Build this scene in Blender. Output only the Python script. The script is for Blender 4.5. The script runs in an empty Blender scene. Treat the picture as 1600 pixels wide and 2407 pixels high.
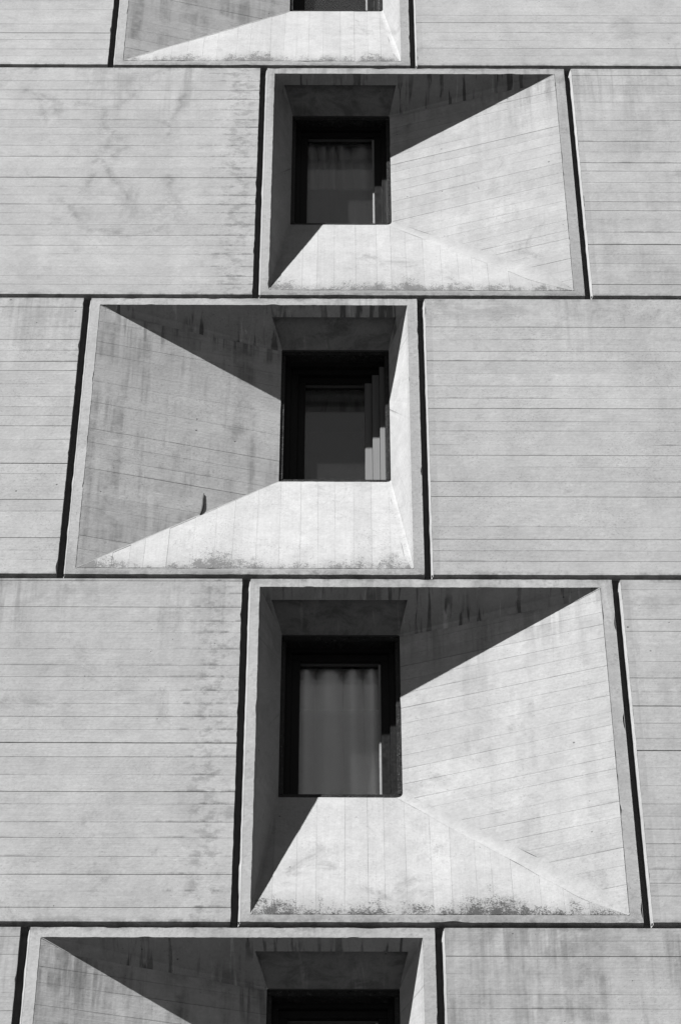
import bpy, bmesh, math, random
from mathutils import Vector, Matrix, noise as mnoise

# ------------------------------------------------------------------ camera, sky, sun, exposure
scene = bpy.context.scene
col = scene.collection
Z0 = 21.35                       # height of the joint between the first and second visible storey
CAM = Vector((0.0, -14.15141, Z0 - 19.75027))
PITCH, ROLL, YAW = 0.79382, -0.00099, 0.0022

cp, sp, cy, sy = math.cos(PITCH), math.sin(PITCH), math.cos(YAW), math.sin(YAW)
R = Vector((cy, -sy, 0)); F = Vector((sy * cp, cy * cp, sp)); U = Vector((-sy * sp, -cy * sp, cp))
cr, sr = math.cos(ROLL), math.sin(ROLL)
R2, U2 = cr * R - sr * U, sr * R + cr * U
cam_d = bpy.data.cameras.new('camera')
cam = bpy.data.objects.new('camera', cam_d)
col.objects.link(cam)
cam_d.sensor_fit = 'VERTICAL'; cam_d.sensor_height = 36.0; cam_d.lens = 100.0
cam_d.clip_start = 0.1; cam_d.clip_end = 8000
m = Matrix((R2, U2, -F)).transposed().to_4x4(); m.translation = CAM
cam.matrix_world = m
scene.camera = cam

SUN = Vector((-1.2407, -1.0, 2.1530)).normalized()      # direction towards the sun
elev = math.asin(SUN.z); rot = math.atan2(SUN.x, SUN.y)
world = bpy.data.worlds.new('World'); scene.world = world; world.use_nodes = True
wn = world.node_tree; wn.nodes.clear()
sky = wn.nodes.new('ShaderNodeTexSky'); sky.sky_type = 'NISHITA'; sky.sun_disc = False
sky.altitude = 2500; sky.air_density = 0.7; sky.dust_density = 0.0; sky.ozone_density = 3.0      # deep clear sky
sky.sun_elevation = elev; sky.sun_rotation = rot
bw = wn.nodes.new('ShaderNodeSeparateColor')             # black-and-white photograph, red-filtered: dark neutral sky
bg = wn.nodes.new('ShaderNodeBackground'); bg.inputs['Strength'].default_value = 0.05
wo = wn.nodes.new('ShaderNodeOutputWorld')
wn.links.new(sky.outputs[0], bw.inputs[0]); wn.links.new(bw.outputs[0], bg.inputs[0]); wn.links.new(bg.outputs[0], wo.inputs[0])

sl = bpy.data.lights.new('sun', 'SUN'); sl.energy = 5.0; sl.angle = math.radians(0.5); sl.color = (1, 1, 1)
so = bpy.data.objects.new('sun', sl); col.objects.link(so)
so.rotation_euler = (-SUN).to_track_quat('-Z', 'Y').to_euler(); so.location = (-20, -20, 40)

scene.view_settings.view_transform = 'Standard'; scene.view_settings.look = 'None'
scene.view_settings.gamma = 1.0; scene.view_settings.use_curve_mapping = False
scene.view_settings.exposure = 1.82
scene.cycles.max_bounces = 8; scene.cycles.transparent_max_bounces = 12
scene.cycles.use_denoising = True; scene.cycles.denoiser = 'OPENIMAGEDENOISE'
scene.cycles.denoising_input_passes = 'RGB_ALBEDO_NORMAL'; scene.cycles.denoising_prefilter = 'ACCURATE'

rng = random.Random(7)

# ------------------------------------------------------------------ dimensions
H = 3.0; J = 0.022                      # storey, half joint
D = 0.33516                             # depth of the window plane
OT, OB, WT, WB = 0.09709, 0.08028, 0.23813, 1.29734
TYPES = {
    'A': dict(l=-0.62561, r=1.92920, ol=-0.52572, orr=1.82728, wl=-0.37576, wr=0.44318),
    'B': dict(l=-1.91605, r=0.63684, ol=-1.80936, orr=0.53987, wl=-0.42100, wr=0.40127),
}
PW = 2.555
ROWS = [('B', 0), ('A', 1), ('B', 2), ('A', 3), ('B', 4)]

# ------------------------------------------------------------------ materials
def new_mat(name):
    mt = bpy.data.materials.new(name); mt.use_nodes = True
    mt.node_tree.nodes.clear(); return mt

class G:
    """small node helper"""
    def __init__(s, mt): s.t = mt.node_tree; s.N = s.t.nodes; s.L = s.t.links
    def n(s, typ, **kw):
        nd = s.N.new(typ)
        for k, v in kw.items(): setattr(nd, k, v)
        return nd
    def put(s, sock, v):
        if isinstance(v, bpy.types.NodeSocket): s.L.new(v, sock)
        elif v is not None: sock.default_value = v
    def math(s, op, a, b=None, c=None, clamp=False):
        nd = s.n('ShaderNodeMath', operation=op, use_clamp=clamp)
        s.put(nd.inputs[0], a)
        if b is not None: s.put(nd.inputs[1], b)
        if c is not None: s.put(nd.inputs[2], c)
        return nd.outputs[0]
    def mul(s, a, b): return s.math('MULTIPLY', a, b)
    def add(s, a, b): return s.math('ADD', a, b)
    def sub(s, a, b): return s.math('SUBTRACT', a, b)
    def ramp(s, v, a, b, lo=0.0, hi=1.0, smooth=True):
        nd = s.n('ShaderNodeMapRange'); nd.interpolation_type = 'SMOOTHSTEP' if smooth else 'LINEAR'; nd.clamp = True
        s.put(nd.inputs[0], v)
        for i, x in zip((1, 2, 3, 4), (a, b, lo, hi)): s.put(nd.inputs[i], x)
        return nd.outputs[0]
    def vec(s, x, y, z):
        nd = s.n('ShaderNodeCombineXYZ'); s.put(nd.inputs[0], x); s.put(nd.inputs[1], y); s.put(nd.inputs[2], z); return nd.outputs[0]
    def sep(s, v):
        nd = s.n('ShaderNodeSeparateXYZ'); s.put(nd.inputs[0], v); return nd.outputs
    def vop(s, op, a, b):
        nd = s.n('ShaderNodeVectorMath', operation=op); s.put(nd.inputs[0], a); s.put(nd.inputs[1], b); return nd.outputs[0]
    def noise(s, v, scale, detail=4, rough=0.55, dist=0.0):
        nd = s.n('ShaderNodeTexNoise'); s.put(nd.inputs['Vector'], v)
        nd.inputs['Scale'].default_value = scale; nd.inputs['Detail'].default_value = detail
        nd.inputs['Roughness'].default_value = rough; nd.inputs['Distortion'].default_value = dist
        return nd.outputs[0]
    def voro(s, v, scale, feature='F1'):
        nd = s.n('ShaderNodeTexVoronoi', feature=feature); s.put(nd.inputs['Vector'], v); nd.inputs['Scale'].default_value = scale
        return nd
    def attr(s, name, typ='OBJECT'):
        nd = s.n('ShaderNodeAttribute', attribute_type=typ); nd.attribute_name = name; return nd
    def uv(s, name):
        nd = s.n('ShaderNodeUVMap'); nd.uv_map = name; return nd.outputs[0]

VEINS = [[(-2.596, -0.364), (-2.478, -0.388), (-2.387, -0.448), (-2.31, -0.508)], [(-2.164, -0.532), (-2.047, -0.555), (-1.931, -0.579), (-1.908, -0.663), (-1.933, -0.782), (-1.97, -0.876), (-1.944, -0.947)], [(-1.931, -0.579), (-1.818, -0.542), (-1.734, -0.482), (-1.668, -0.36)], [(-1.9, -0.853), (-1.839, -0.911), (-1.777, -1.016)], [(-1.735, -1.121), (-1.767, -1.191), (-1.798, -1.272)], [(-1.849, -0.993), (-1.87, -1.11), (-1.906, -1.226), (-1.971, -1.318)], [(-1.888, -1.295), (-1.823, -1.432), (-1.774, -1.568), (-1.726, -1.669), (-1.665, -1.77), (-1.634, -1.825)], [(-1.948, -1.456), (-1.995, -1.603), (-2.03, -1.704)], [(-1.219, -0.37), (-1.287, -0.467), (-1.269, -0.564), (-1.351, -0.66), (-1.389, -0.779), (-1.361, -0.944)], [(-1.365, -1.487), (-1.323, -1.656), (-1.296, -1.79), (-1.243, -1.901), (-1.212, -1.989)], [(-2.203, -1.817), (-2.1, -1.905), (-2.035, -2.059)], [(-1.943, -2.2), (-1.833, -2.211), (-1.667, -2.242), (-1.476, -2.231), (-1.383, -2.176)], [(-2.457, -0.473), (-2.41, -0.617), (-2.392, -0.76)], [(-2.322, -0.545), (-2.293, -0.64)]]

def concrete(name, base, kind, veined=False):
    """kind: board (boards with uv), lip, soffit, joint"""
    mt = new_mat(name); g = G(mt)
    P0 = g.n('ShaderNodeTexCoord').outputs['Object']
    x, y, z = g.sep(P0)
    seed = g.attr('seed').outputs['Fac']
    P = g.vop('ADD', P0, g.vec(g.mul(seed, 7.31), g.mul(seed, 3.7), g.mul(seed, 5.13)))
    px, py, pz = g.sep(P)
    zl = g.mul(g.math('FRACT', g.math('DIVIDE', g.sub(z, Z0 - 30.0), 3.0)), 3.0)   # height within the storey
    # mottling
    n1 = g.noise(P, 1.15, 5, 0.6, 0.3)
    n2 = g.noise(P, 5.5, 5, 0.62, 0.2)
    n3 = g.noise(P, 48, 3, 0.6)
    v = g.add(1.0, g.mul(g.sub(n1, 0.5), 0.42))
    v = g.mul(v, g.add(1.0, g.mul(g.sub(n2, 0.5), 0.46)))
    v = g.mul(v, g.add(1.0, g.mul(g.sub(n3, 0.5), 0.32)))
    n4 = g.noise(g.vec(g.mul(px, 2.6), 3.0, g.mul(pz, 0.55)), 1.0, 4, 0.6, 0.2)
    v = g.mul(v, g.add(1.0, g.mul(g.sub(n4, 0.5), 0.30)))
    # patchy grey laitance marks: darker cloudy blotches in places
    pat = g.mul(g.ramp(g.noise(P, 2.3, 6, 0.68, 0.8), 0.55, 0.72), g.ramp(g.noise(P, 0.6, 2), 0.42, 0.6))
    v = g.mul(v, g.sub(1.0, g.mul(pat, 0.36)))
    n5 = g.noise(P, 17, 5, 0.72, 0.3)
    v = g.mul(v, g.add(1.0, g.mul(g.sub(n5, 0.5), 0.30)))
    blot = g.mul(g.ramp(g.noise(P, 4.2, 6, 0.74, 0.5), 0.56, 0.74), g.ramp(n4, 0.42, 0.62))
    v = g.mul(v, g.sub(1.0, g.mul(blot, 0.28)))
    pit = g.attr('pit').outputs['Fac']
    ps = g.mul(g.ramp(g.noise(P, 62, 4, 0.8), 0.53, 0.66), g.ramp(g.noise(P, 2.7, 4, 0.6), 0.36, 0.62))
    v = g.mul(v, g.sub(1.0, g.mul(g.mul(ps, pit), 0.34)))
    bumph = g.add(g.mul(g.noise(P, 34, 4, 0.6), 0.6), g.mul(n3, 0.35))
    if kind == 'board':
        uu, vv, _ = g.sep(g.uv('board'))           # metres along the board, 0..1 across
        wid, rnd, _ = g.sep(g.uv('size'))          # width in metres, random number of this board
        acr = g.mul(vv, wid)
        gv = g.vec(g.add(g.mul(uu, 1.0), g.mul(rnd, 31.0)), g.mul(acr, 26.0), g.mul(rnd, 17.0))
        grain = g.noise(gv, 2.2, 6, 0.65, 0.15)
        gv2 = g.vec(g.add(g.mul(uu, 0.7), g.mul(rnd, 11.0)), g.mul(acr, 90.0), rnd)
        grain2 = g.noise(gv2, 2.0, 3, 0.6)
        v = g.mul(v, g.add(1.0, g.mul(g.sub(grain, 0.5), 0.20)))
        v = g.mul(v, g.add(1.0, g.mul(g.sub(grain2, 0.5), 0.09)))
        v = g.mul(v, g.add(1.0, g.mul(g.sub(rnd, 0.5), 0.10)))
        # dirt caught along the edge of the board mark, broken up along its length
        e_lo = acr
        r1 = g.noise(g.vec(g.mul(uu, 0.9), g.mul(rnd, 53.0), 0.0), 1.0, 3, 0.6)
        r2 = g.noise(g.vec(g.mul(uu, 7.0), g.mul(rnd, 23.0), 4.0), 1.0, 3, 0.7)
        on = g.ramp(g.add(r1, g.mul(g.sub(r2, 0.5), 0.55)), 0.42, 0.60)
        fine = g.mul(g.ramp(e_lo, 0.006, 0.0025), g.add(0.12, g.mul(on, 0.72)))
        wide = g.mul(g.ramp(e_lo, 0.026, 0.002), g.mul(g.ramp(r1, 0.52, 0.66), g.ramp(r2, 0.42, 0.60)))
        line = g.mul(g.attr('line').outputs['Fac'], g.mul(g.ramp(g.noise(P, 1.0, 3, 0.6), 0.34, 0.56, 0.25, 1.0), g.ramp(zl, 2.35, 2.8, 1.0, 0.45)))
        v = g.mul(v, g.sub(1.0, g.mul(g.mul(fine, line), 0.80)))
        v = g.mul(v, g.sub(1.0, g.mul(g.mul(wide, line), 0.46)))
        jx = g.ramp(g.math('ABSOLUTE', g.sub(x, g.attr('run_x').outputs['Fac'])), 0.42, 0.10)
        dash = g.mul(g.ramp(g.math('ABSOLUTE', g.sub(acr, 0.004)), 0.022, 0.004), g.ramp(g.noise(g.vec(g.mul(uu, 8.0), g.mul(rnd, 41.0), 2.0), 1.0, 4, 0.7), 0.44, 0.60))
        v = g.mul(v, g.sub(1.0, g.mul(g.mul(jx, dash), 0.42)))
        bumph = g.add(bumph, g.mul(grain, 0.45))
        # the formwork's edge batten left a slightly darker band by the joint
        batt = g.mul(g.mul(g.ramp(uu, 0.052, 0.046), g.ramp(n2, 0.30, 0.55)), g.attr('batten').outputs['Fac'])
        v = g.mul(v, g.sub(1.0, g.mul(batt, 0.12)))
    # pores and blow holes
    vo = g.voro(g.vop('MULTIPLY', P, (1, 1, 1.0)), 14.0)
    cr_ = g.sep(vo.outputs['Color'])
    hrad = g.mul(0.13, g.math('POWER', cr_[1], 2.0))
    hole = g.mul(g.ramp(vo.outputs['Distance'], g.add(hrad, 0.02), g.mul(hrad, 0.6)), g.ramp(cr_[0], 0.86, 0.88))
    vo2 = g.voro(P, 46.0)
    cr2 = g.sep(vo2.outputs['Color'])
    hole2 = g.mul(g.ramp(vo2.outputs['Distance'], 0.22, 0.12), g.mul(g.ramp(cr2[0], 0.86, 0.9), g.ramp(n1, 0.45, 0.62)))
    v = g.mul(v, g.sub(1.0, g.mul(hole, 0.60)))
    v = g.mul(v, g.sub(1.0, g.mul(hole2, 0.40)))
    if kind == 'lip':
        sp_ = g.ramp(g.add(g.mul(g.noise(P, 30, 5, 0.75), 0.6), g.mul(n2, 0.4)), 0.50, 0.66)
        v = g.mul(v, g.sub(1.0, g.mul(sp_, 0.26)))
    if kind in ('board', 'lip'):
        # rain streaks below the top joint
        st = g.noise(g.vec(g.mul(px, 13.0), 0.0, g.mul(pz, 0.9)), 1.0, 5, 0.65, 0.2)
        br = g.noise(g.vec(g.mul(px, 1.1), 2.0, g.mul(pz, 0.3)), 1.0, 3)
        top = g.mul(g.ramp(zl, 1.9, 2.95), g.ramp(br, 0.36, 0.66))
        v = g.mul(v, g.sub(1.0, g.mul(g.mul(g.ramp(st, 0.44, 0.64), top), 0.34)))
        tpat = g.mul(g.ramp(zl, 2.55, 2.85), g.ramp(g.noise(g.vec(g.mul(px, 1.7), 4.0, g.mul(pz, 2.6)), 1.0, 5, 0.65, 0.4), 0.50, 0.62))
        v = g.mul(v, g.sub(1.0, g.mul(tpat, 0.20)))
        # long dirty runs, where obj["runs"] asks for them
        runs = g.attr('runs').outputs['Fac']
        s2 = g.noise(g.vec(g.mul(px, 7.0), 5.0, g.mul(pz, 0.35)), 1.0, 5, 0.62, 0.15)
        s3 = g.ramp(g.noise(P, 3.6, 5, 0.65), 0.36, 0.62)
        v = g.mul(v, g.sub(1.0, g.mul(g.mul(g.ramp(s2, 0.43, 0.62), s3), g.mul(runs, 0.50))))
        d1 = g.noise(g.vec(g.mul(px, 17.0), g.mul(py, 2.0), g.mul(pz, 0.8)), 1.0, 5, 0.6, 0.3)
        dm = g.mul(g.mul(g.ramp(zl, 2.15, 2.7), g.attr('drips').outputs['Fac']), g.ramp(g.noise(P, 2.4, 3), 0.36, 0.56))
        v = g.mul(v, g.sub(1.0, g.mul(g.mul(g.ramp(d1, 0.48, 0.60), dm), 0.48)))
        # dark blotchy run down the joint side (obj["run_x"]: its x)
        rx = g.attr('run_x').outputs['Fac']
        near = g.ramp(g.math('ABSOLUTE', g.sub(x, rx)), 0.22, 0.03)
        bl = g.ramp(g.add(g.noise(g.vec(g.mul(px, 9), 1, g.mul(pz, 13)), 1.0, 5, 0.7), g.mul(near, 0.10)), 0.56, 0.70)
        v = g.mul(v, g.sub(1.0, g.mul(g.mul(near, bl), 0.30)))
        # wandering veins of old wet stain on one panel
        if veined:
            wob = g.n('ShaderNodeTexNoise'); g.put(wob.inputs['Vector'], P); wob.inputs['Scale'].default_value = 9.0; wob.inputs['Detail'].default_value = 5
            off = g.sep(g.vop('MULTIPLY', g.vop('SUBTRACT', wob.outputs['Color'], (0.5, 0.5, 0.5)), (0.13, 0.0, 0.13)))
            qx, qz = g.add(x, off[0]), g.add(z, off[2])
            dmin = None
            for line_ in VEINS:
                for (ax, az), (bx, bz) in zip(line_[:-1], line_[1:]):
                    az += Z0; bz += Z0; dx, dz = bx - ax, bz - az; L2 = dx * dx + dz * dz
                    h_ = g.math('MULTIPLY_ADD', qx, dx / L2, g.math('MULTIPLY_ADD', qz, dz / L2, -(ax * dx + az * dz) / L2), clamp=True)
                    ex = g.math('MULTIPLY_ADD', h_, -dx, g.sub(qx, ax)); ez = g.math('MULTIPLY_ADD', h_, -dz, g.sub(qz, az))
                    d2 = g.math('MULTIPLY_ADD', ex, ex, g.mul(ez, ez))
                    dmin = d2 if dmin is None else g.math('MINIMUM', dmin, d2)
            dist = g.math('SQRT', dmin)
            halo = g.mul(g.ramp(dist, 0.14, 0.0), g.ramp(g.noise(P, 7, 5, 0.7), 0.40, 0.66))
            core = g.mul(g.ramp(dist, 0.048, 0.0), g.ramp(g.noise(P, 18, 5, 0.8), 0.34, 0.58))
            v = g.mul(v, g.sub(1.0, g.math('ADD', g.mul(core, 0.21), g.mul(halo, 0.20))))
        # black algae speckle where water stands at the foot of the sill
        grime = g.attr('grime').outputs['Fac']
        gx = g.ramp(g.noise(g.vec(g.mul(px, 2.2), g.mul(seed, 9.0), 0.0), 1.0, 4, 0.65), 0.25, 0.75)
        topz = g.add(0.20, g.mul(gx, g.add(0.30, g.mul(g.attr('pit').outputs['Fac'], 0.14))))
        gh = g.ramp(zl, topz, 0.04)
        spk = g.add(g.mul(g.noise(P, 85, 5, 0.85), 0.64), g.mul(g.noise(g.vec(g.mul(px, 1.0), py, g.mul(pz, 0.7)), 14, 4, 0.65), 0.36))
        thr = g.sub(0.652, g.mul(gh, g.add(0.125, g.mul(gx, 0.135))))
        gm = g.mul(g.ramp(g.sub(spk, thr), -0.02, 0.05), g.ramp(gh, 0.0, 0.3))
        v = g.mul(v, g.sub(1.0, g.mul(g.mul(gm, grime), 0.84)))
        v = g.mul(v, g.sub(1.0, g.mul(g.mul(g.math('POWER', gh, 1.6), g.ramp(n2, 0.25, 0.6, 0.4, 1.0)), g.mul(grime, 0.34))))
        v = g.mul(v, g.sub(1.0, g.mul(grime, 0.07)))
        # joint edges collect dirt
        ej = g.mul(g.ramp(zl, 0.075, 0.025), g.ramp(g.noise(P, 9, 4, 0.7), 0.40, 0.62))
        ej2 = g.mul(g.ramp(zl, 2.93, 2.975), g.ramp(g.noise(P, 8, 4, 0.7), 0.44, 0.66))
        v = g.mul(v, g.sub(1.0, g.mul(g.math('MAXIMUM', ej, ej2), 0.38)))
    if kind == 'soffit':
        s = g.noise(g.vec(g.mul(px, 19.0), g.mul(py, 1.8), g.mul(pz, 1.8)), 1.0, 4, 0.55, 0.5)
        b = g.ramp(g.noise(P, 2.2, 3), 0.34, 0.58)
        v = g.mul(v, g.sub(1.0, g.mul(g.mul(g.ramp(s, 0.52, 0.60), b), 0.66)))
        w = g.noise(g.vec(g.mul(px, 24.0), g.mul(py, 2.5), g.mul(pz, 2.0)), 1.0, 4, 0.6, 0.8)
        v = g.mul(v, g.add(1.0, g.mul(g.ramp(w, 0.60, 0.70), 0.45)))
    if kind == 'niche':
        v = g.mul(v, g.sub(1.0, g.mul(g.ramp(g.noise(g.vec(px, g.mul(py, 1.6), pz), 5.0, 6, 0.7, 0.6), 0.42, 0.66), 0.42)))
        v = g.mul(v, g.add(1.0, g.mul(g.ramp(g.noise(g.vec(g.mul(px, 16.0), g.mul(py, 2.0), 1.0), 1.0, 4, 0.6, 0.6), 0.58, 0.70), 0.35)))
    v = g.mul(v, g.add(0.95, g.mul(g.math('FRACT', g.mul(seed, 7.13)), 0.09)))
    v = g.mul(v, base)
    bs = g.n('ShaderNodeBsdfPrincipled')
    colr = g.n('ShaderNodeCombineColor')
    for i in range(3): g.L.new(v, colr.inputs[i])
    g.L.new(colr.outputs[0], bs.inputs['Base Color'])
    bs.inputs['Roughness'].default_value = 0.88
    bs.inputs['Specular IOR Level'].default_value = 0.25
    bp = g.n('ShaderNodeBump'); bp.inputs['Strength'].default_value = 0.5; bp.inputs['Distance'].default_value = 0.004
    hh = g.sub(bumph, g.mul(hole, 0.8))
    g.L.new(hh, bp.inputs['Height']); g.L.new(bp.outputs[0], bs.inputs['Normal'])
    out = g.n('ShaderNodeOutputMaterial'); g.L.new(bs.outputs[0], out.inputs[0])
    return mt

M_BOARD = concrete('board_marked_concrete', 0.21, 'board')
M_VEIN = concrete('vein_stained_concrete', 0.21, 'board', True)
M_LIP = concrete('cast_concrete_edge', 0.215, 'lip')
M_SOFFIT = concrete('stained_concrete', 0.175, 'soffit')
M_NICHE = concrete('shaded_niche_concrete', 0.105, 'niche')  # soffit concrete made darker: the recess shade is put into its base colour
M_JOINT = concrete('joint_mortar', 0.06, 'joint')
M_ARRIS = concrete('fresh_mortar', 0.205, 'joint')

def paint(name, base, rough, spec=0.5, fleck=0.0, bump=0.3):
    mt = new_mat(name); g = G(mt)
    P = g.n('ShaderNodeTexCoord').outputs['Object']
    a = g.noise(P, 26, 4, 0.65)
    v = g.mul(base, g.add(0.75, g.mul(a, 0.5)))
    bs = g.n('ShaderNodeBsdfPrincipled')
    if fleck:
        f = g.mul(g.ramp(g.noise(P, 85, 3, 0.7), 0.60, 0.66), fleck)
        v = g.add(v, f)
    c = g.n('ShaderNodeCombineColor')
    for i in range(3): g.L.new(v, c.inputs[i])
    g.L.new(c.outputs[0], bs.inputs['Base Color'])
    g.put(bs.inputs['Roughness'], g.add(rough - 0.1, g.mul(a, 0.25)))
    bs.inputs['Specular IOR Level'].default_value = spec
    bp = g.n('ShaderNodeBump'); bp.inputs['Strength'].default_value = bump; bp.inputs['Distance'].default_value = 0.003
    g.L.new(g.noise(P, 55, 3, 0.6), bp.inputs['Height']); g.L.new(bp.outputs[0], bs.inputs['Normal'])
    out = g.n('ShaderNodeOutputMaterial'); g.L.new(bs.outputs[0], out.inputs[0])
    return mt

M_FRAME = paint('black_frame_paint', 0.007, 0.28, 0.35, 0.05, 0.7)
M_SASH = paint('black_sash_paint', 0.004, 0.30, 0.2, 0.0, 0.15)
M_BEAD = paint('aluminium_bead', 0.14, 0.5, 0.4)
M_DARK_BEAD = paint('dark_bead_paint', 0.03, 0.5, 0.3)
M_ROOM = paint('dark_room_plaster', 0.06, 0.9, 0.1)
M_IRON = paint('rusty_iron', 0.02, 0.8, 0.2)

def wood():
    mt = new_mat('weathered_pale_wood'); g = G(mt)
    P = g.n('ShaderNodeTexCoord').outputs['Object']
    x, y, z = g.sep(P)
    a = g.noise(g.vec(g.mul(x, 70), g.mul(y, 70), g.mul(z, 2.5)), 1.0, 4, 0.6)
    v = g.mul(0.05, g.add(0.62, g.mul(a, 0.8)))
    bs = g.n('ShaderNodeBsdfPrincipled'); c = g.n('ShaderNodeCombineColor')
    for i in range(3): g.L.new(v, c.inputs[i])
    g.L.new(c.outputs[0], bs.inputs['Base Color']); bs.inputs['Roughness'].default_value = 0.6
    out = g.n('ShaderNodeOutputMaterial'); g.L.new(bs.outputs[0], out.inputs[0]); return mt
M_WOOD = wood()

def glass(name, dust, refl, tint=0.92):
    mt = new_mat(name); g = G(mt)
    P = g.n('ShaderNodeTexCoord').outputs['Object']
    tr = g.n('ShaderNodeBsdfTransparent'); tr.inputs[0].default_value = (tint, tint, tint, 1)
    gl = g.n('ShaderNodeBsdfGlossy'); gl.inputs['Roughness'].default_value = 0.02; gl.inputs[0].default_value = (1, 1, 1, 1)
    df = g.n('ShaderNodeBsdfDiffuse'); df.inputs[0].default_value = (0.5, 0.5, 0.5, 1)
    fr = g.n('ShaderNodeFresnel'); fr.inputs[0].default_value = 1.45
    m1 = g.n('ShaderNodeMixShader'); g.put(m1.inputs[0], g.mul(fr.outputs[0], refl)); g.L.new(tr.outputs[0], m1.inputs[1]); g.L.new(gl.outputs[0], m1.inputs[2])
    d = g.mul(dust, g.add(g.add(0.55, g.mul(g.noise(P, 6, 4, 0.6), 0.9)), g.mul(g.ramp(g.noise(P, 70, 3, 0.7), 0.62, 0.72), 1.6)))
    m2 = g.n('ShaderNodeMixShader'); g.put(m2.inputs[0], d); g.L.new(m1.outputs[0], m2.inputs[1]); g.L.new(df.outputs[0], m2.inputs[2])
    out = g.n('ShaderNodeOutputMaterial'); g.L.new(m2.outputs[0], out.inputs[0]); return mt
M_GLASS = glass('window_glass', 0.012, 0.9)
M_GLASS_LOW = glass('dust_haze_glass', 0.06, 0.7, 1.0)  # dust share raised so the added lower sheet carries a pale painted haze
M_GLASS_CLEAN = glass('clean_lower_glass', 0.02, 2.2)

def cloth():
    mt = new_mat('curtain_cloth'); g = G(mt)
    P = g.n('ShaderNodeTexCoord').outputs['Object']
    a = g.noise(P, 120, 3, 0.6)
    v = g.mul(0.80, g.add(0.85, g.mul(a, 0.3)))
    c = g.n('ShaderNodeCombineColor')
    for i in range(3): g.L.new(v, c.inputs[i])
    df = g.n('ShaderNodeBsdfDiffuse'); g.L.new(c.outputs[0], df.inputs[0])
    tl = g.n('ShaderNodeBsdfTranslucent'); g.L.new(c.outputs[0], tl.inputs[0])
    mx = g.n('ShaderNodeMixShader'); mx.inputs[0].default_value = 0.10
    g.L.new(df.outputs[0], mx.inputs[1]); g.L.new(tl.outputs[0], mx.inputs[2])
    out = g.n('ShaderNodeOutputMaterial'); g.L.new(mx.outputs[0], out.inputs[0]); return mt
M_CLOTH = cloth()

def ground_mat():
    mt = new_mat('street_asphalt'); g = G(mt)
    P = g.n('ShaderNodeTexCoord').outputs['Object']
    v = g.mul(0.03, g.add(0.7, g.mul(g.add(g.noise(P, 0.4, 4), g.noise(P, 30, 3)), 0.3)))
    c = g.n('ShaderNodeCombineColor')
    for i in range(3): g.L.new(v, c.inputs[i])
    bs = g.n('ShaderNodeBsdfPrincipled'); g.L.new(c.outputs[0], bs.inputs['Base Color']); bs.inputs['Roughness'].default_value = 0.9
    out = g.n('ShaderNodeOutputMaterial'); g.L.new(bs.outputs[0], out.inputs[0]); return mt

# ------------------------------------------------------------------ mesh helpers
class MB:
    def __init__(s): s.v = []; s.f = []; s.mi = []; s.uv = []; s.uv2 = []
    def vert(s, p): s.v.append(tuple(p)); return len(s.v) - 1
    def face(s, pts, mi=0, uv=None, uv2=None):
        ids = [s.vert(p) for p in pts]; s.f.append(ids); s.mi.append(mi)
        s.uv.append(uv or [(0, 0)] * len(ids)); s.uv2.append(uv2 or (0.1, 0.5))
    def box(s, x0, x1, y0, y1, z0, z1, mi=0):
        a = [(x0, y0, z0), (x1, y0, z0), (x1, y1, z0), (x0, y1, z0), (x0, y0, z1), (x1, y0, z1), (x1, y1, z1), (x0, y1, z1)]
        for q in ((0, 1, 5, 4), (1, 2, 6, 5), (2, 3, 7, 6), (3, 0, 4, 7), (4, 5, 6, 7), (3, 2, 1, 0)):
            s.face([a[i] for i in q], mi)
    def ring(s, x0, x1, z0, z1, wl, wr, wt, wb, y0, y1):
        """mitre-free rectangular frame: two uprights between two full-width rails"""
        if wb: s.box(x0, x1, y0, y1, z0, z0 + wb)
        if wt: s.box(x0, x1, y0, y1, z1 - wt, z1)
        if wl: s.box(x0, x0 + wl, y0 + .001, y1 - .001, z0 + wb, z1 - wt)
        if wr: s.box(x1 - wr, x1, y0 + .001, y1 - .001, z0 + wb, z1 - wt)
    def build(s, name, mats, parent=None, bevel=0, weld=False):
        me = bpy.data.meshes.new(name)
        me.from_pydata(s.v, [], s.f)
        for mt in (mats if isinstance(mats, (list, tuple)) else [mats]): me.materials.append(mt)
        for p, i in zip(me.polygons, s.mi): p.material_index = i
        l1 = me.uv_layers.new(name='board'); l2 = me.uv_layers.new(name='size')
        k = 0
        for fi, f in enumerate(s.f):
            for j in range(len(f)):
                l1.data[k].uv = s.uv[fi][j]; l2.data[k].uv = s.uv2[fi]; k += 1
        if bevel or weld:
            bm = bmesh.new(); bm.from_mesh(me)
            bmesh.ops.remove_doubles(bm, verts=bm.verts, dist=1e-5)
            if bevel:
                bmesh.ops.bevel(bm, geom=[e for e in bm.edges if len(e.link_faces) == 2 and e.calc_face_angle(0) > 0.5],
                                offset=bevel, segments=2, affect='EDGES', clamp_overlap=True)
            bm.to_mesh(me); bm.free()
        me.update()
        o = bpy.data.objects.new(name, me); col.objects.link(o)
        if parent is not None: o.parent = parent
        return o

def jit(a, seedv, p):
    """smooth + fine random offset for a cast edge"""
    q = Vector((p[0] * 9 + seedv * 3.1, p[1] * 9, p[2] * 9 + seedv))
    q2 = q * 5.0
    return a * (mnoise.noise(q) * 0.7 + mnoise.noise(q2) * 0.6)

def chip(a, seedv, p, sc=3.0):
    n = mnoise.noise(Vector((p[0] * sc + seedv * 1.7, p[1] * sc + 5, p[2] * sc + seedv)) * 2.3)
    return a * max(0.0, n - 0.35) / 0.3

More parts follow.
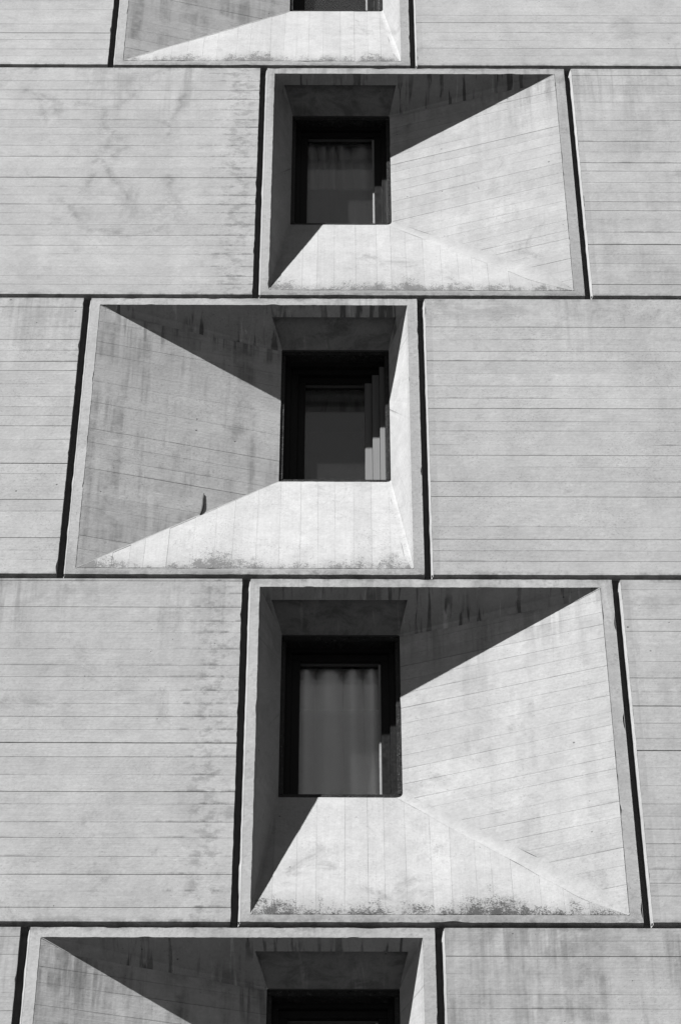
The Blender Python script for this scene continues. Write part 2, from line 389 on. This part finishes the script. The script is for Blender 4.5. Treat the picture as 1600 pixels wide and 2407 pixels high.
def clip_half(poly, side):
    """keep the part of a 2-D polygon where side(p) >= 0"""
    out = []
    for i in range(len(poly)):
        a, b = poly[i], poly[(i + 1) % len(poly)]
        sa, sb = side(a), side(b)
        if sa >= 0: out.append(a)
        if (sa >= 0) != (sb >= 0):
            t = sa / (sa - sb); out.append((a[0] + (b[0] - a[0]) * t, a[1] + (b[1] - a[1]) * t))
    return out

def board_strips(parent, poly, O, Ua, Va, N, lines, L, mat, seedv, props, back=0.006, proud=0.0019, rag=0.0040, seg=0.03, gaps=(0.0003, 0.0006, 0.0011, 0.0018)):
    """each board's imprint on a cast face: its own thin raised strip between recessed joints"""
    us = [p[0] for p in poly]; umin, umax = min(us), max(us)
    for i in range(len(lines) - 1):
        gap0 = rng.choice(gaps); gap1 = 0.0004
        a0, b0 = lines[i]; a1, b1 = lines[i + 1]
        def lo(p, a=a0 + gap0, b=b0 + gap0): return p[1] - (a + (b - a) * (p[0] - umin) / (umax - umin))
        def hi(p, a=a1 - gap1, b=b1 - gap1): return (a + (b - a) * (p[0] - umin) / (umax - umin)) - p[1]
        q = clip_half(poly, lo)
        if len(q) >= 3: q = clip_half(q, hi)
        if len(q) < 3: continue
        area = abs(sum(q[k][0] * q[(k + 1) % len(q)][1] - q[(k + 1) % len(q)][0] * q[k][1] for k in range(len(q)))) / 2
        if area < 0.0004: continue
        # ragged outline
        pts = []
        for k in range(len(q)):
            a, b = q[k], q[(k + 1) % len(q)]
            mid = ((a[0] + b[0]) / 2, (a[1] + b[1]) / 2)
            inner = abs(lo(mid)) < 1e-5 or abs(hi(mid)) < 1e-5
            ln = math.hypot(b[0] - a[0], b[1] - a[1])
            n = max(1, int(ln / (0.16 if inner else seg)))
            nx, ny = (b[1] - a[1]) / max(ln, 1e-6), -(b[0] - a[0]) / max(ln, 1e-6)
            for t in range(n):
                f = t / n
                p = (a[0] + (b[0] - a[0]) * f, a[1] + (b[1] - a[1]) * f)
                am = 0.0006 if inner else rag
                j = (jit(am, seedv + k, (p[0] * 2, p[1] * 2, 0)) - (0 if inner else chip(2.2 * am, seedv + k, (p[0], p[1], 0), 4.0))) if t else 0
                pts.append((p[0] + nx * j, p[1] + ny * j))
        pr = rng.uniform(-0.2, 1.0) * proud
        pr2 = pr + rng.uniform(-0.4, 0.4) * proud
        rn = rng.random(); wdt = max(a1 - a0, b1 - b0)
        mb = MB()
        def W(p, o): return O + Ua * p[0] + Va * p[1] + N * o
        def vn(p):
            f = (p[0] - umin) / (umax - umin); a = a0 + (b0 - a0) * f; b = a1 + (b1 - a1) * f
            return (p[1] - a) / max(b - a, 1e-5)
        front = [W(p, pr + (pr2 - pr) * vn(p)) for p in pts]
        uvs = [(p[0], vn(p)) for p in pts]
        rear = [W(p, -back) for p in pts]
        mb.face(front, 0, uvs, (wdt, rn))
        for k in range(len(pts)):
            k2 = (k + 1) % len(pts)
            mb.face([front[k], rear[k], rear[k2], front[k2]], 0, [uvs[k], uvs[k], uvs[k2], uvs[k2]], (wdt, rn))
        o = mb.build('cast_board', mat, parent, weld=True)
        bm = bmesh.new(); bm.from_mesh(o.data); bmesh.ops.recalc_face_normals(bm, faces=bm.faces)
        # orientation of an open shell: make the front face look along N
        bm.faces.ensure_lookup_table()
        big = max(bm.faces, key=lambda f: f.calc_area())
        if big.normal.dot(N) < 0: bmesh.ops.reverse_faces(bm, faces=bm.faces)
        bm.to_mesh(o.data); bm.free()
        for kx, vx in props.items(): o[kx] = vx

def split_lines(lo, hi, wmin, wmax, slope=0.0, jitter=0.002):
    out = []; v = lo
    vals = [lo]
    while v < hi - wmax * 0.75:
        v += rng.uniform(wmin, wmax); vals.append(min(v, hi))
    if hi - vals[-1] > 0.02: vals.append(hi)
    else: vals[-1] = hi
    for i, x in enumerate(vals):
        e = 0 if i in (0, len(vals) - 1) else 1
        out.append((x + e * rng.uniform(-jitter, jitter), x + slope + e * rng.uniform(-jitter, jitter)))
    return out

X, Y, Z = Vector((1, 0, 0)), Vector((0, 1, 0)), Vector((0, 0, 1))

def panel_sides(mb, x0, x1, z0, z1, seedv, yf, mi_side, mi_arris):
    """side walls of a precast panel with the splayed, mortar-pointed left arris"""
    n = 100; ye = 0.045; ch = 0.016
    prev = None
    for i in range(n + 1):
        z = z0 - 0.016 + (z1 - z0 + 0.012) * i / n
        a = (x0 + jit(0.0028, seedv, (x0, 0, z)) - chip(0.004, seedv, (x0, 0, z)), ye, z)
        b = (x0 + ch + jit(0.0020, seedv + 9, (x0, 0, z)), -0.0012, z)
        c = (x0 + ch + 0.006, 0.0035, z)
        d = (x0, 0.12, z)
        cur = (a, b, c, d)
        if prev:
            mb.face([prev[0], prev[1], cur[1], cur[0]], mi_arris)
            mb.face([prev[1], prev[2], cur[2], cur[1]], mi_arris)
            mb.face([prev[3], prev[0], cur[0], cur[3]], mi_side)
        prev = cur
    # bottom, top, right
    mb.face([(x0 + .004, yf, z0), (x0 + .004, .12, z0), (x1, .12, z0), (x1, yf, z0)], mi_side)
    mb.face([(x0 + .004, yf, z1), (x1, yf, z1), (x1, .12, z1), (x0 + .004, .12, z1)], mi_side)
    mb.face([(x1, yf, z0), (x1, .12, z0), (x1, .12, z1), (x1, yf, z1)], mi_side)

# ------------------------------------------------------------------ ground and building
gm = bpy.data.meshes.new('ground'); S = 3000
gm.from_pydata([(-S, -S, 0), (S, -S, 0), (S, S, 0), (-S, S, 0)], [], [(0, 1, 2, 3)]); gm.materials.append(ground_mat())
go = bpy.data.objects.new('ground', gm); col.objects.link(go); go['kind'] = 'structure'

building = bpy.data.objects.new('concrete_building', None); col.objects.link(building)
building['label'] = 'pale board-marked concrete facade with splayed window recesses staggered from storey to storey'
building['category'] = 'building'

pb = MB(); pb.box(-4.5, 4.5, 0.0, 0.5, 0.0, Z0 - 12 - 3 - J)
pl = pb.build('plinth', M_LIP, building)

def joint_strips():
    for k in range(6):
        z = Z0 + 3 - 3 * k
        b = MB(); b.box(-4.5, 4.5, 0.058, 0.13, z - 0.05, z + 0.05); b.build('joint_filler', M_JOINT, building)
    for t, r in ROWS:
        T = TYPES[t]; z1 = Z0 + 3 - 3 * r; z0 = z1 - 3
        for x in (T['l'] - PW, T['l'], T['r'], T['r'] + PW):
            b = MB(); b.box(x - 0.05, x + 0.05, 0.055, 0.125, z0 + 0.0502, z1 - 0.0502); b.build('joint_filler', M_JOINT, building)
joint_strips()

def flat_panel(x0, x1, z0, z1, props):
    sd = props['seed']
    mb = MB()
    mb.face([(x0 + .02, .0045, z0), (x1 - .003, .0045, z0), (x1 - .003, .0045, z1), (x0 + .02, .0045, z1)], 0)
    panel_sides(mb, x0, x1 - .003, z0, z1, sd, .0045, 0, 1)
    o = mb.build('flat_panel', [M_LIP, M_ARRIS], building)
    for k, v in props.items(): o[k] = v
    ox = x0 + 0.0175
    poly = [(0, 0), (x1 - ox, 0), (x1 - ox, z1 - z0), (0, z1 - z0)]
    lines = split_lines(0, z1 - z0, 0.098, 0.155)
    board_strips(o, poly, Vector((ox, 0, z0)), X, Z, -Y, lines, x1 - ox, M_VEIN if props['veins'] > 0.5 else M_BOARD, sd, props)

# ------------------------------------------------------------------ window panels
def window_panel(t, r, props, fil):
    T = TYPES[t]; sd = props['seed']
    zt = Z0 + 3 - 3 * r; zb = zt - 3
    x0, x1 = T['l'] + J, T['r'] - J; z0, z1 = zb + J, zt - J
    ol, orr, wl, wr = T['ol'], T['orr'], T['wl'], T['wr']
    o_t, o_b, w_t, w_b = zt - OT, zb + OB, zt - WT, zb + WB
    mb = MB()
    panel_sides(mb, x0, x1, z0, z1, sd, 0.0, 0, 2)
    # lip ring, both edges slightly ragged
    n = 110
    def rect(xa, xb, za, zb_, k):
        s, i = divmod(k, n); f = i / n
        return [(xa + (xb - xa) * f, za), (xb, za + (zb_ - za) * f), (xb + (xa - xb) * f, zb_), (xa, zb_ + (za - zb_) * f)][s]
    outer = []; inner = []
    for k in range(4 * n):
        px, pz = rect(x0 + 0.0165, x1, z0, z1, k); s = k // n
        j = jit(0.0038, sd, (px, 0, pz)) - chip(0.008, sd, (px, 0, pz))
        ox, oz = [(0, -1), (1, 0), (0, 1), (-1, 0)][s]
        if s == 3: j = 0
        outer.append(Vector((px + ox * j, 0.008 * min(1.0, max(0.0, (z1 - pz - 0.10) / 0.7)) if s == 1 else 0.0, pz + oz * j)))
        px, pz = rect(ol, orr, o_b, o_t, k)
        j = jit(0.0036, sd + 4, (px, 0, pz)) - chip(0.006, sd + 4, (px, 0, pz), 4)
        if k % n == 0: j = 0
        inner.append(Vector((px - ox * j, 0, pz - oz * j)))
    for k in range(4 * n):
        k2 = (k + 1) % (4 * n)
        mb.face([outer[k], outer[k2], inner[k2], inner[k]], 0)
        a, b = inner[k].copy(), inner[k2].copy(); a.y = b.y = 0.016
        mb.face([inner[k], inner[k2], b, a], 0)
        a, b = outer[k].copy(), outer[k2].copy(); a.y = b.y = 0.05
        if k // n != 3: mb.face([outer[k2], outer[k], a, b], 0)
    # backing behind the boards (a little deeper than the visible faces)
    e = 0.004
    oc = [Vector((ol, e, o_b - e)), Vector((orr, e, o_b - e)), Vector((orr, e, o_t)), Vector((ol, e, o_t))]
    wc = [Vector((wl - e, D + e, w_b - e)), Vector((wr + e, D + e, w_b - e)), Vector((wr + e, D + e, w_t)), Vector((wl - e, D + e, w_t))]
    long_right = (orr - wr) > (wl - ol)
    mb.face([oc[0], oc[1], wc[1], wc[0]], 0)
    if long_right: mb.face([oc[1], oc[2], wc[2], wc[1]], 0)
    else: mb.face([oc[3], oc[0], wc[0], wc[3]], 0)
    # soffit: strip at the lip, drip groove, and the wedge-shaped niche over the window
    def sf(x, s, up=0.0): return Vector((x, D * s + up * 0.39, o_t + (w_t - o_t) * s + up * 0.92))
    def xl(s): return ol + (wl - ol) * s
    def xr(s): return orr + (wr - orr) * s
    s0 = 0.27
    na, nb = max(wl - 0.072, xl(s0) + 0.012), min(wr + 0.052, xr(s0) - 0.012)
    ma, mb_ = wl + 0.004, wr - 0.004
    ns = 24
    def grid(f, nu, nv, mi):
        for i in range(nu):
            for k in range(nv):
                mb.face([f(i / nu, k / nv), f((i + 1) / nu, k / nv), f((i + 1) / nu, (k + 1) / nv), f(i / nu, (k + 1) / nv)], mi)
    grid(lambda u, v: sf(xl(v * s0) + (xr(v * s0) - xl(v * s0)) * u, v * s0), 16, 2, 1)
    def S(v): return s0 + (1 - s0) * v
    grid(lambda u, v: sf(xl(S(v)) * (1 - u) + (na + (ma - na) * v) * u, S(v)), 6, 4, 1)
    grid(lambda u, v: sf(xr(S(v)) * u + (nb + (mb_ - nb) * v) * (1 - u), S(v)), 6, 4, 1)
    DP = 0.042
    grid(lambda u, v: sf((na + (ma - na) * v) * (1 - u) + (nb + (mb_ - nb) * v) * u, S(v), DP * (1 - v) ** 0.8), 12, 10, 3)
    grid(lambda u, v: sf(na + (nb - na) * u, s0, DP * v), 12, 1, 1)
    grid(lambda u, v: sf(na + (ma - na) * u, S(u), DP * (1 - u) ** 0.8 * v), 10, 1, 1)
    grid(lambda u, v: sf(nb + (mb_ - nb) * u, S(u), DP * (1 - u) ** 0.8 * v), 10, 1, 1)
    # fillets run along the two lower creases
    def fillet(Wp, Op, dxs, prof, up=1, mi=4):
        n1, n2 = 30, 8
        rows_ = []
        for i in range(n1 + 1):
            f = i / n1
            C = Wp.lerp(Op, f)
            wob = 1.03 + 0.22 * mnoise.noise(Vector((f * 6, sd, 2.0)))
            A = C + X * dxs * prof(f) * wob
            B = C + Z * up * prof(f) * wob
            # stay on the two planes
            rows_.append([A * (1 - q) ** 2 + C * 2 * q * (1 - q) + B * q * q for q in [k / n2 for k in range(n2 + 1)]])
        off = Vector((dxs * 0.0, -0.0014, 0.0))
        for i in range(n1):
            for k in range(n2):
                q = [rows_[i][k] + off, rows_[i + 1][k] + off, rows_[i + 1][k + 1] + off, rows_[i][k + 1] + off]
                mb.face(q if dxs * up < 0 else q[::-1], mi, [(0.3 + i * .05, 0.5)] * 4, (0.13, 0.5))
    WR, OR_ = Vector((wr, D, w_b)), Vector((orr, 0.0, o_b))
    WL, OL_ = Vector((wl, D, w_b)), Vector((ol, 0.0, o_b))
    fR, fL = fil['right'], fil['left']
    def profile(t3): return lambda f: t3[0] + (t3[1] - t3[0]) * f / .85 if f < .85 else t3[1] + (t3[2] - t3[1]) * (f - .85) / .15
    fillet(WR, OR_, -1, profile(fR))
    fillet(WL, OL_, 1, profile(fL))
    tp = (0.02, 0.075, 0.006)
    if long_right: fillet(Vector((wr, D, w_t)), Vector((orr, 0.0, o_t)), -1, profile(tp), -1, 1)
    else: fillet(Vector((wl, D, w_t)), Vector((ol, 0.0, o_t)), 1, profile(tp), -1, 1)
    # short steep splay: plain cast face, slightly hollow
    def steep(u, v):
        if long_right: a, b = Vector((ol, 0, o_b + (o_t - o_b) * v)), Vector((wl, D, w_b + (w_t - w_b) * v))
        else: a, b = Vector((orr, 0, o_b + (o_t - o_b) * v)), Vector((wr, D, w_b + (w_t - w_b) * v))
        p = a.lerp(b, u)
        hol = 0.008 * math.sin(math.pi * u) * math.sin(math.pi * v)
        p.x += hol * (-1 if long_right else 1)
        return p
    nu, nv = 8, 24
    for i in range(nu):
        for k in range(nv):
            q = [steep(i / nu, k / nv), steep((i + 1) / nu, k / nv), steep((i + 1) / nu, (k + 1) / nv), steep(i / nu, (k + 1) / nv)]
            uvq = [(i / nu * 0.4, (k % 4) / 4), ((i + 1) / nu * 0.4, (k % 4) / 4), ((i + 1) / nu * 0.4, (k % 4 + 1) / 4), (i / nu * 0.4, (k % 4 + 1) / 4)]
            mb.face(q if long_right else q[::-1], 4, uvq, (0.235, (k // 4) * 0.137 % 1))
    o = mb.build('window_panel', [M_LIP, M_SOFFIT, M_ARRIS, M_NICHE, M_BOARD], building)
    for k, v in props.items(): o[k] = v
    # sill boards
    sv = Vector((0, D, w_b - o_b)); sL = sv.length; su = sv.normalized(); sN = Vector((0, -(w_b - o_b), D)).normalized()
    # polygon in (u along slope, v = x)
    m15 = 0.15 * sL
    poly = [(0.004, ol + fL[2]), (0.004, orr - fR[2]), (m15, orr + (wr - orr) * .15 - fR[1]), (sL, wr - fR[0]), (sL, wl + fL[0]), (m15, ol + (wl - ol) * .15 + fL[1])]
    lines = split_lines(ol - 0.02, orr + 0.02, 0.10, 0.18, 0, 0.004)
    pr = dict(props); pr['grime'] = props.get('sill_grime', 1.0); pr['line'] = 0.12; pr['batten'] = 0.0
    board_strips(o, poly, Vector((0, 0, o_b)), su, X, sN, lines, sL, M_BOARD, sd + 2, pr, rag=0.0012, gaps=(0.0002, 0.0003, 0.0006))
    # long splay boards
    if long_right:
        dv = Vector((orr - wr, -D, 0)); L = dv.length; N = Vector((-D, -(orr - wr), 0)).normalized(); O = Vector((wr, D, 0)); fp = fR; sl_ = 0.10
    else:
        dv = Vector((ol - wl, -D, 0)); L = dv.length; N = Vector((D, -(wl - ol), 0)).normalized(); O = Vector((wl, D, 0)); fp = fL; sl_ = 0.0
    poly = [(0, w_b + fp[0]), (0, w_t - tp[0]), (0.85 * L, w_t + (o_t - w_t) * .85 - tp[1]), (L - 0.004, o_t - tp[2] - 0.001), (L - 0.004, o_b + fp[2]), (0.85 * L, w_b + (o_b - w_b) * .85 + fp[1])]
    lines = split_lines(zb - 0.15, zt, 0.10, 0.165, sl_, 0.006)
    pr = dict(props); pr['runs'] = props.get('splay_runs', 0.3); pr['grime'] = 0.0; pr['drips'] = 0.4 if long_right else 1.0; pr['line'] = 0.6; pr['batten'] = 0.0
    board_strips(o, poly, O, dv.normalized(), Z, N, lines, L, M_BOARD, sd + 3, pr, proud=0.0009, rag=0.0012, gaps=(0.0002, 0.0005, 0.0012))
    return o

def window(t, r, label=None, pale_jamb=False, room_depth=0.8, split=0.5):
    T = TYPES[t]; zt = Z0 + 3 - 3 * r; zb = zt - 3
    wl, wr, w_t, w_b = T['wl'], T['wr'], zt - WT, zb + WB
    b = MB(); b.ring(wl + .001, wr - .001, w_b + .001, w_t - .001, .030, .032, .045, .036, D + .012, D + .10)
    w = b.build('window', M_FRAME, building, bevel=.004)
    if label: w['label'] = label
    b = MB(); b.box(wl + .0335, wr - .035, D + .018, D + .05, w_b + .0372, w_b + .0452); b.build('glazing_sill', M_FRAME, w, bevel=.002)
    x0, x1 = wl + .031, wr - .033; z0, z1 = w_b + .037, w_t - .046
    yb = D + .055
    def step(wd, y0, y1, name, mat):
        nonlocal x0, x1, z0, z1
        rr = 0 if pale_jamb else wd
        b = MB(); b.ring(x0, x1, z0, z1, wd, rr, wd, wd * .6, y0, y1); b.build(name, mat, w, bevel=.003)
        if pale_jamb:
            b = MB(); b.box(x1 - wd + .001, x1, y0 + .002, y1, z0 + wd * .6, z1 - wd); j = b.build('jamb_step', M_WOOD, w, bevel=.003)
            j['label'] = 'pale weathered jamb step catching the sun'
        x0 += wd; x1 -= wd; z0 += wd * .6; z1 -= wd
    if pale_jamb:
        step(.040, D + .090, D + .17, 'frame_step', M_SASH)
        step(.056, D + .125, D + .21, 'frame_step', M_SASH)
        step(.056, D + .160, D + .25, 'sash', M_SASH)
        yg = D + .215
    else:
        step(.040, D + .085, D + .14, 'frame_step', M_SASH)
        step(.058, D + .110, D + .20, 'sash', M_SASH)
        yg = D + .165
        for xx in (x1 - .0165,):
            b = MB(); b.box(xx, xx + .016, yg - .028, yg - .006, z0, z1); b.build('glazing_bead', M_BEAD, w, bevel=.002)
    b = MB(); b.box(x0, x1, yg - .03, yg - .008, z1 - .013, z1 - .0005); b.build('top_bead', M_DARK_BEAD, w, bevel=.002)
    zm = w_b + split * (w_t - w_b)
    b = MB(); b.box(x0 - .01, x1 + .01, yg, yg + .004, z0 - .01, z1 + .01); b.build('pane', M_GLASS, w)
    b = MB(); b.box(x0 - .01, x1 + .01, yg + .012, yg + .016, z0 - .01, zm); b.build('haze_sheet', M_GLASS_CLEAN if pale_jamb else M_GLASS_LOW, w)  # added sheet, stands in for the haze and reflection across the lower half
    # dim room behind: closed box opening only through the pane
    yr0, yr1 = D + .205, D + .205 + room_depth
    if pale_jamb: yr0 += .05
    b = MB(); a = [(wl + .002, w_b + .002), (wr - .002, w_b + .002), (wr - .002, w_t - .002), (wl + .002, w_t - .002)]
    for i in range(4):
        p, q = a[i], a[(i + 1) % 4]
        b.face([(p[0], yr0, p[1]), (q[0], yr0, q[1]), (q[0], yr1, q[1]), (p[0], yr1, p[1])])
    b.face([(p[0], yr1, p[1]) for p in a])
    # front rim closes the gap round the sash
    inn = [(x0 - .02, z0 - .02), (x1 + .02, z0 - .02), (x1 + .02, z1 + .02), (x0 - .02, z1 + .02)]
    for i in range(4):
        b.face([(a[i][0], yr0, a[i][1]), (a[(i + 1) % 4][0], yr0, a[(i + 1) % 4][1]), (inn[(i + 1) % 4][0], yr0, inn[(i + 1) % 4][1]), (inn[i][0], yr0, inn[i][1])])
    b.build('room_interior', M_ROOM, w)
    # closing collar from the concrete face to the room box, so no daylight leaks in around the frame
    b = MB()
    for (xa, xb, za, zb_) in ((wl - .06, wl, w_b - .06, w_t + .06), (wr, wr + .06, w_b - .06, w_t + .06), (wl, wr, w_b - .06, w_b), (wl, wr, w_t, w_t + .06)):
        b.box(xa, xb, D + .0062, yr0 + .02, za, zb_)
    b.build('reveal', M_ROOM, w)
    return w, (x0, x1, z0, z1, yg)

def curtain(box, label, folds, amp, seedv, lean=0.0):
    x0, x1, z0, z1, yg = box
    y = yg + .09; nx, nz = 160, 14
    V = []; Fs = []
    for k in range(nz + 1):
        f = k / nz
        for i in range(nx + 1):
            u = i / nx
            x = x0 - .02 + (x1 - x0 + .04) * u
            uu = u + lean * (f - 0.3) * (0.5 - abs(u - 0.5)) + 0.03 * mnoise.noise(Vector((u * 3, f * 1.5, seedv)))
            ph = uu * folds * 6.283 + 3.2 * mnoise.noise(Vector((uu * folds * 0.5, seedv, f * 0.4)))
            w = (1 - 2 * abs(math.sin(ph * 0.5)) ** 0.8) + 0.45 * mnoise.noise(Vector((uu * folds * 2.3, seedv, 4.0)))
            V.append((x, y + amp * w * (0.65 + 0.35 * f), z0 - .03 + (z1 - z0 + .166) * f))
    for k in range(nz):
        for i in range(nx):
            a = k * (nx + 1) + i; Fs.append((a, a + 1, a + nx + 2, a + nx + 1))
    me = bpy.data.meshes.new('curtain'); me.from_pydata(V, [], Fs); me.materials.append(M_CLOTH)
    for p in me.polygons: p.use_smooth = True
    o = bpy.data.objects.new('curtain', me); col.objects.link(o)
    sm = o.modifiers.new('thickness', 'SOLIDIFY'); sm.thickness = 0.002
    o['label'] = label; o['category'] = 'curtain'; o['group'] = 'curtains behind the window panes'

FIL_A = dict(right=(0.045, 0.10, 0.014), left=(0.008, 0.012, 0.008))
FIL_B = dict(right=(0.030, 0.045, 0.014), left=(0.006, 0.010, 0.006))
boxes = {}
for t, r in ROWS:
    T = TYPES[t]; zt = Z0 + 3 - 3 * r; zb = zt - 3
    base = dict(drips=0.0, pit=1.0 if r == 2 else 0.6, line=0.95, batten=1.0, seed=1.0 + r * 2.37, runs=0.0, veins=0.0, grime=0.0, run_x=-99.0)
    left = dict(base, seed=base['seed'] + 0.61); right = dict(base, seed=base['seed'] + 1.33)
    if r == 1: left['veins'] = 1.0; left['run_x'] = -0.80; right['runs'] = 0.35
    if r == 3: left['run_x'] = -0.83; right['runs'] = 0.25
    if r == 4: right['runs'] = 0.8
    if r == 2: right['veins'] = 0.35
    flat_panel(T['l'] - PW + J, T['l'] - J, zb + J, zt - J, left)
    flat_panel(T['r'] + J, T['r'] + PW - J, zb + J, zt - J, right)
    wp = dict(base, sill_grime={0: 0.85, 1: 0.75, 2: 0.75, 3: 1.0}.get(r, 0.9), splay_runs=0.9 if t == 'B' else 0.25, grime=0.22)  # B splay: real stain runs, strengthened to put its shade into the colour
    window_panel(t, r, wp, FIL_A if t == 'A' else FIL_B)
    lab = {2: 'black window with pale stepped right jamb and no curtain'}.get(r)
    w, bx = window(t, r, lab, pale_jamb=(r == 2), room_depth=1.6 if r == 2 else 0.7, split={1: 0.48, 2: 0.54, 3: 0.63}.get(r, 0.5))
    boxes[r] = bx

curtain(boxes[1], 'pale curtain with thin creased folds behind the small window second from the top', 5.5, 0.050, 2.0, 0.35)
curtain(boxes[3], 'pale curtain with broad soft folds behind the large lower window', 3.8, 0.060, 5.2, 0.05)
curtain(boxes[0], 'pale curtain behind the topmost window, cut off by the upper edge', 3, 0.05, 8.4, 0.1)

# ------------------------------------------------------------------ bent iron strip in the crease of the middle recess
def iron():
    pts = [Vector((-0.9775, 0.201, Z0 - 5.194)), Vector((-0.9712, 0.199, Z0 - 5.172)), Vector((-0.9641, 0.199, Z0 - 5.1392)),
           Vector((-0.9583, 0.199, Z0 - 5.0852)), Vector((-0.9588, 0.199, Z0 - 5.0281)), Vector((-0.9570, 0.200, Z0 - 4.9640))]
    rad = [0.003, 0.006, 0.0075, 0.008, 0.0075, 0.0035]
    V = []; Fs = []; n = 10
    for i, p in enumerate(pts):
        d = (pts[min(i + 1, len(pts) - 1)] - pts[max(i - 1, 0)]).normalized()
        s = d.cross(Y).normalized(); q = d.cross(s)
        for k in range(n):
            a = 2 * math.pi * k / n; V.append(p + s * math.cos(a) * rad[i] + q * math.sin(a) * rad[i] * 0.8)
    for i in range(len(pts) - 1):
        for k in range(n):
            Fs.append((i * n + k, i * n + (k + 1) % n, (i + 1) * n + (k + 1) % n, (i + 1) * n + k))
    Fs.append(tuple(range(n))[::-1]); Fs.append(tuple((len(pts) - 1) * n + k for k in range(n)))
    me = bpy.data.meshes.new('iron_rod'); me.from_pydata([tuple(v) for v in V], [], Fs); me.materials.append(M_IRON)
    for p in me.polygons: p.use_smooth = True
    o = bpy.data.objects.new('iron_rod', me); col.objects.link(o)
    o['label'] = 'short dark bent iron rod sticking up from the crease of the middle window recess'
    o['category'] = 'iron rod'
iron()
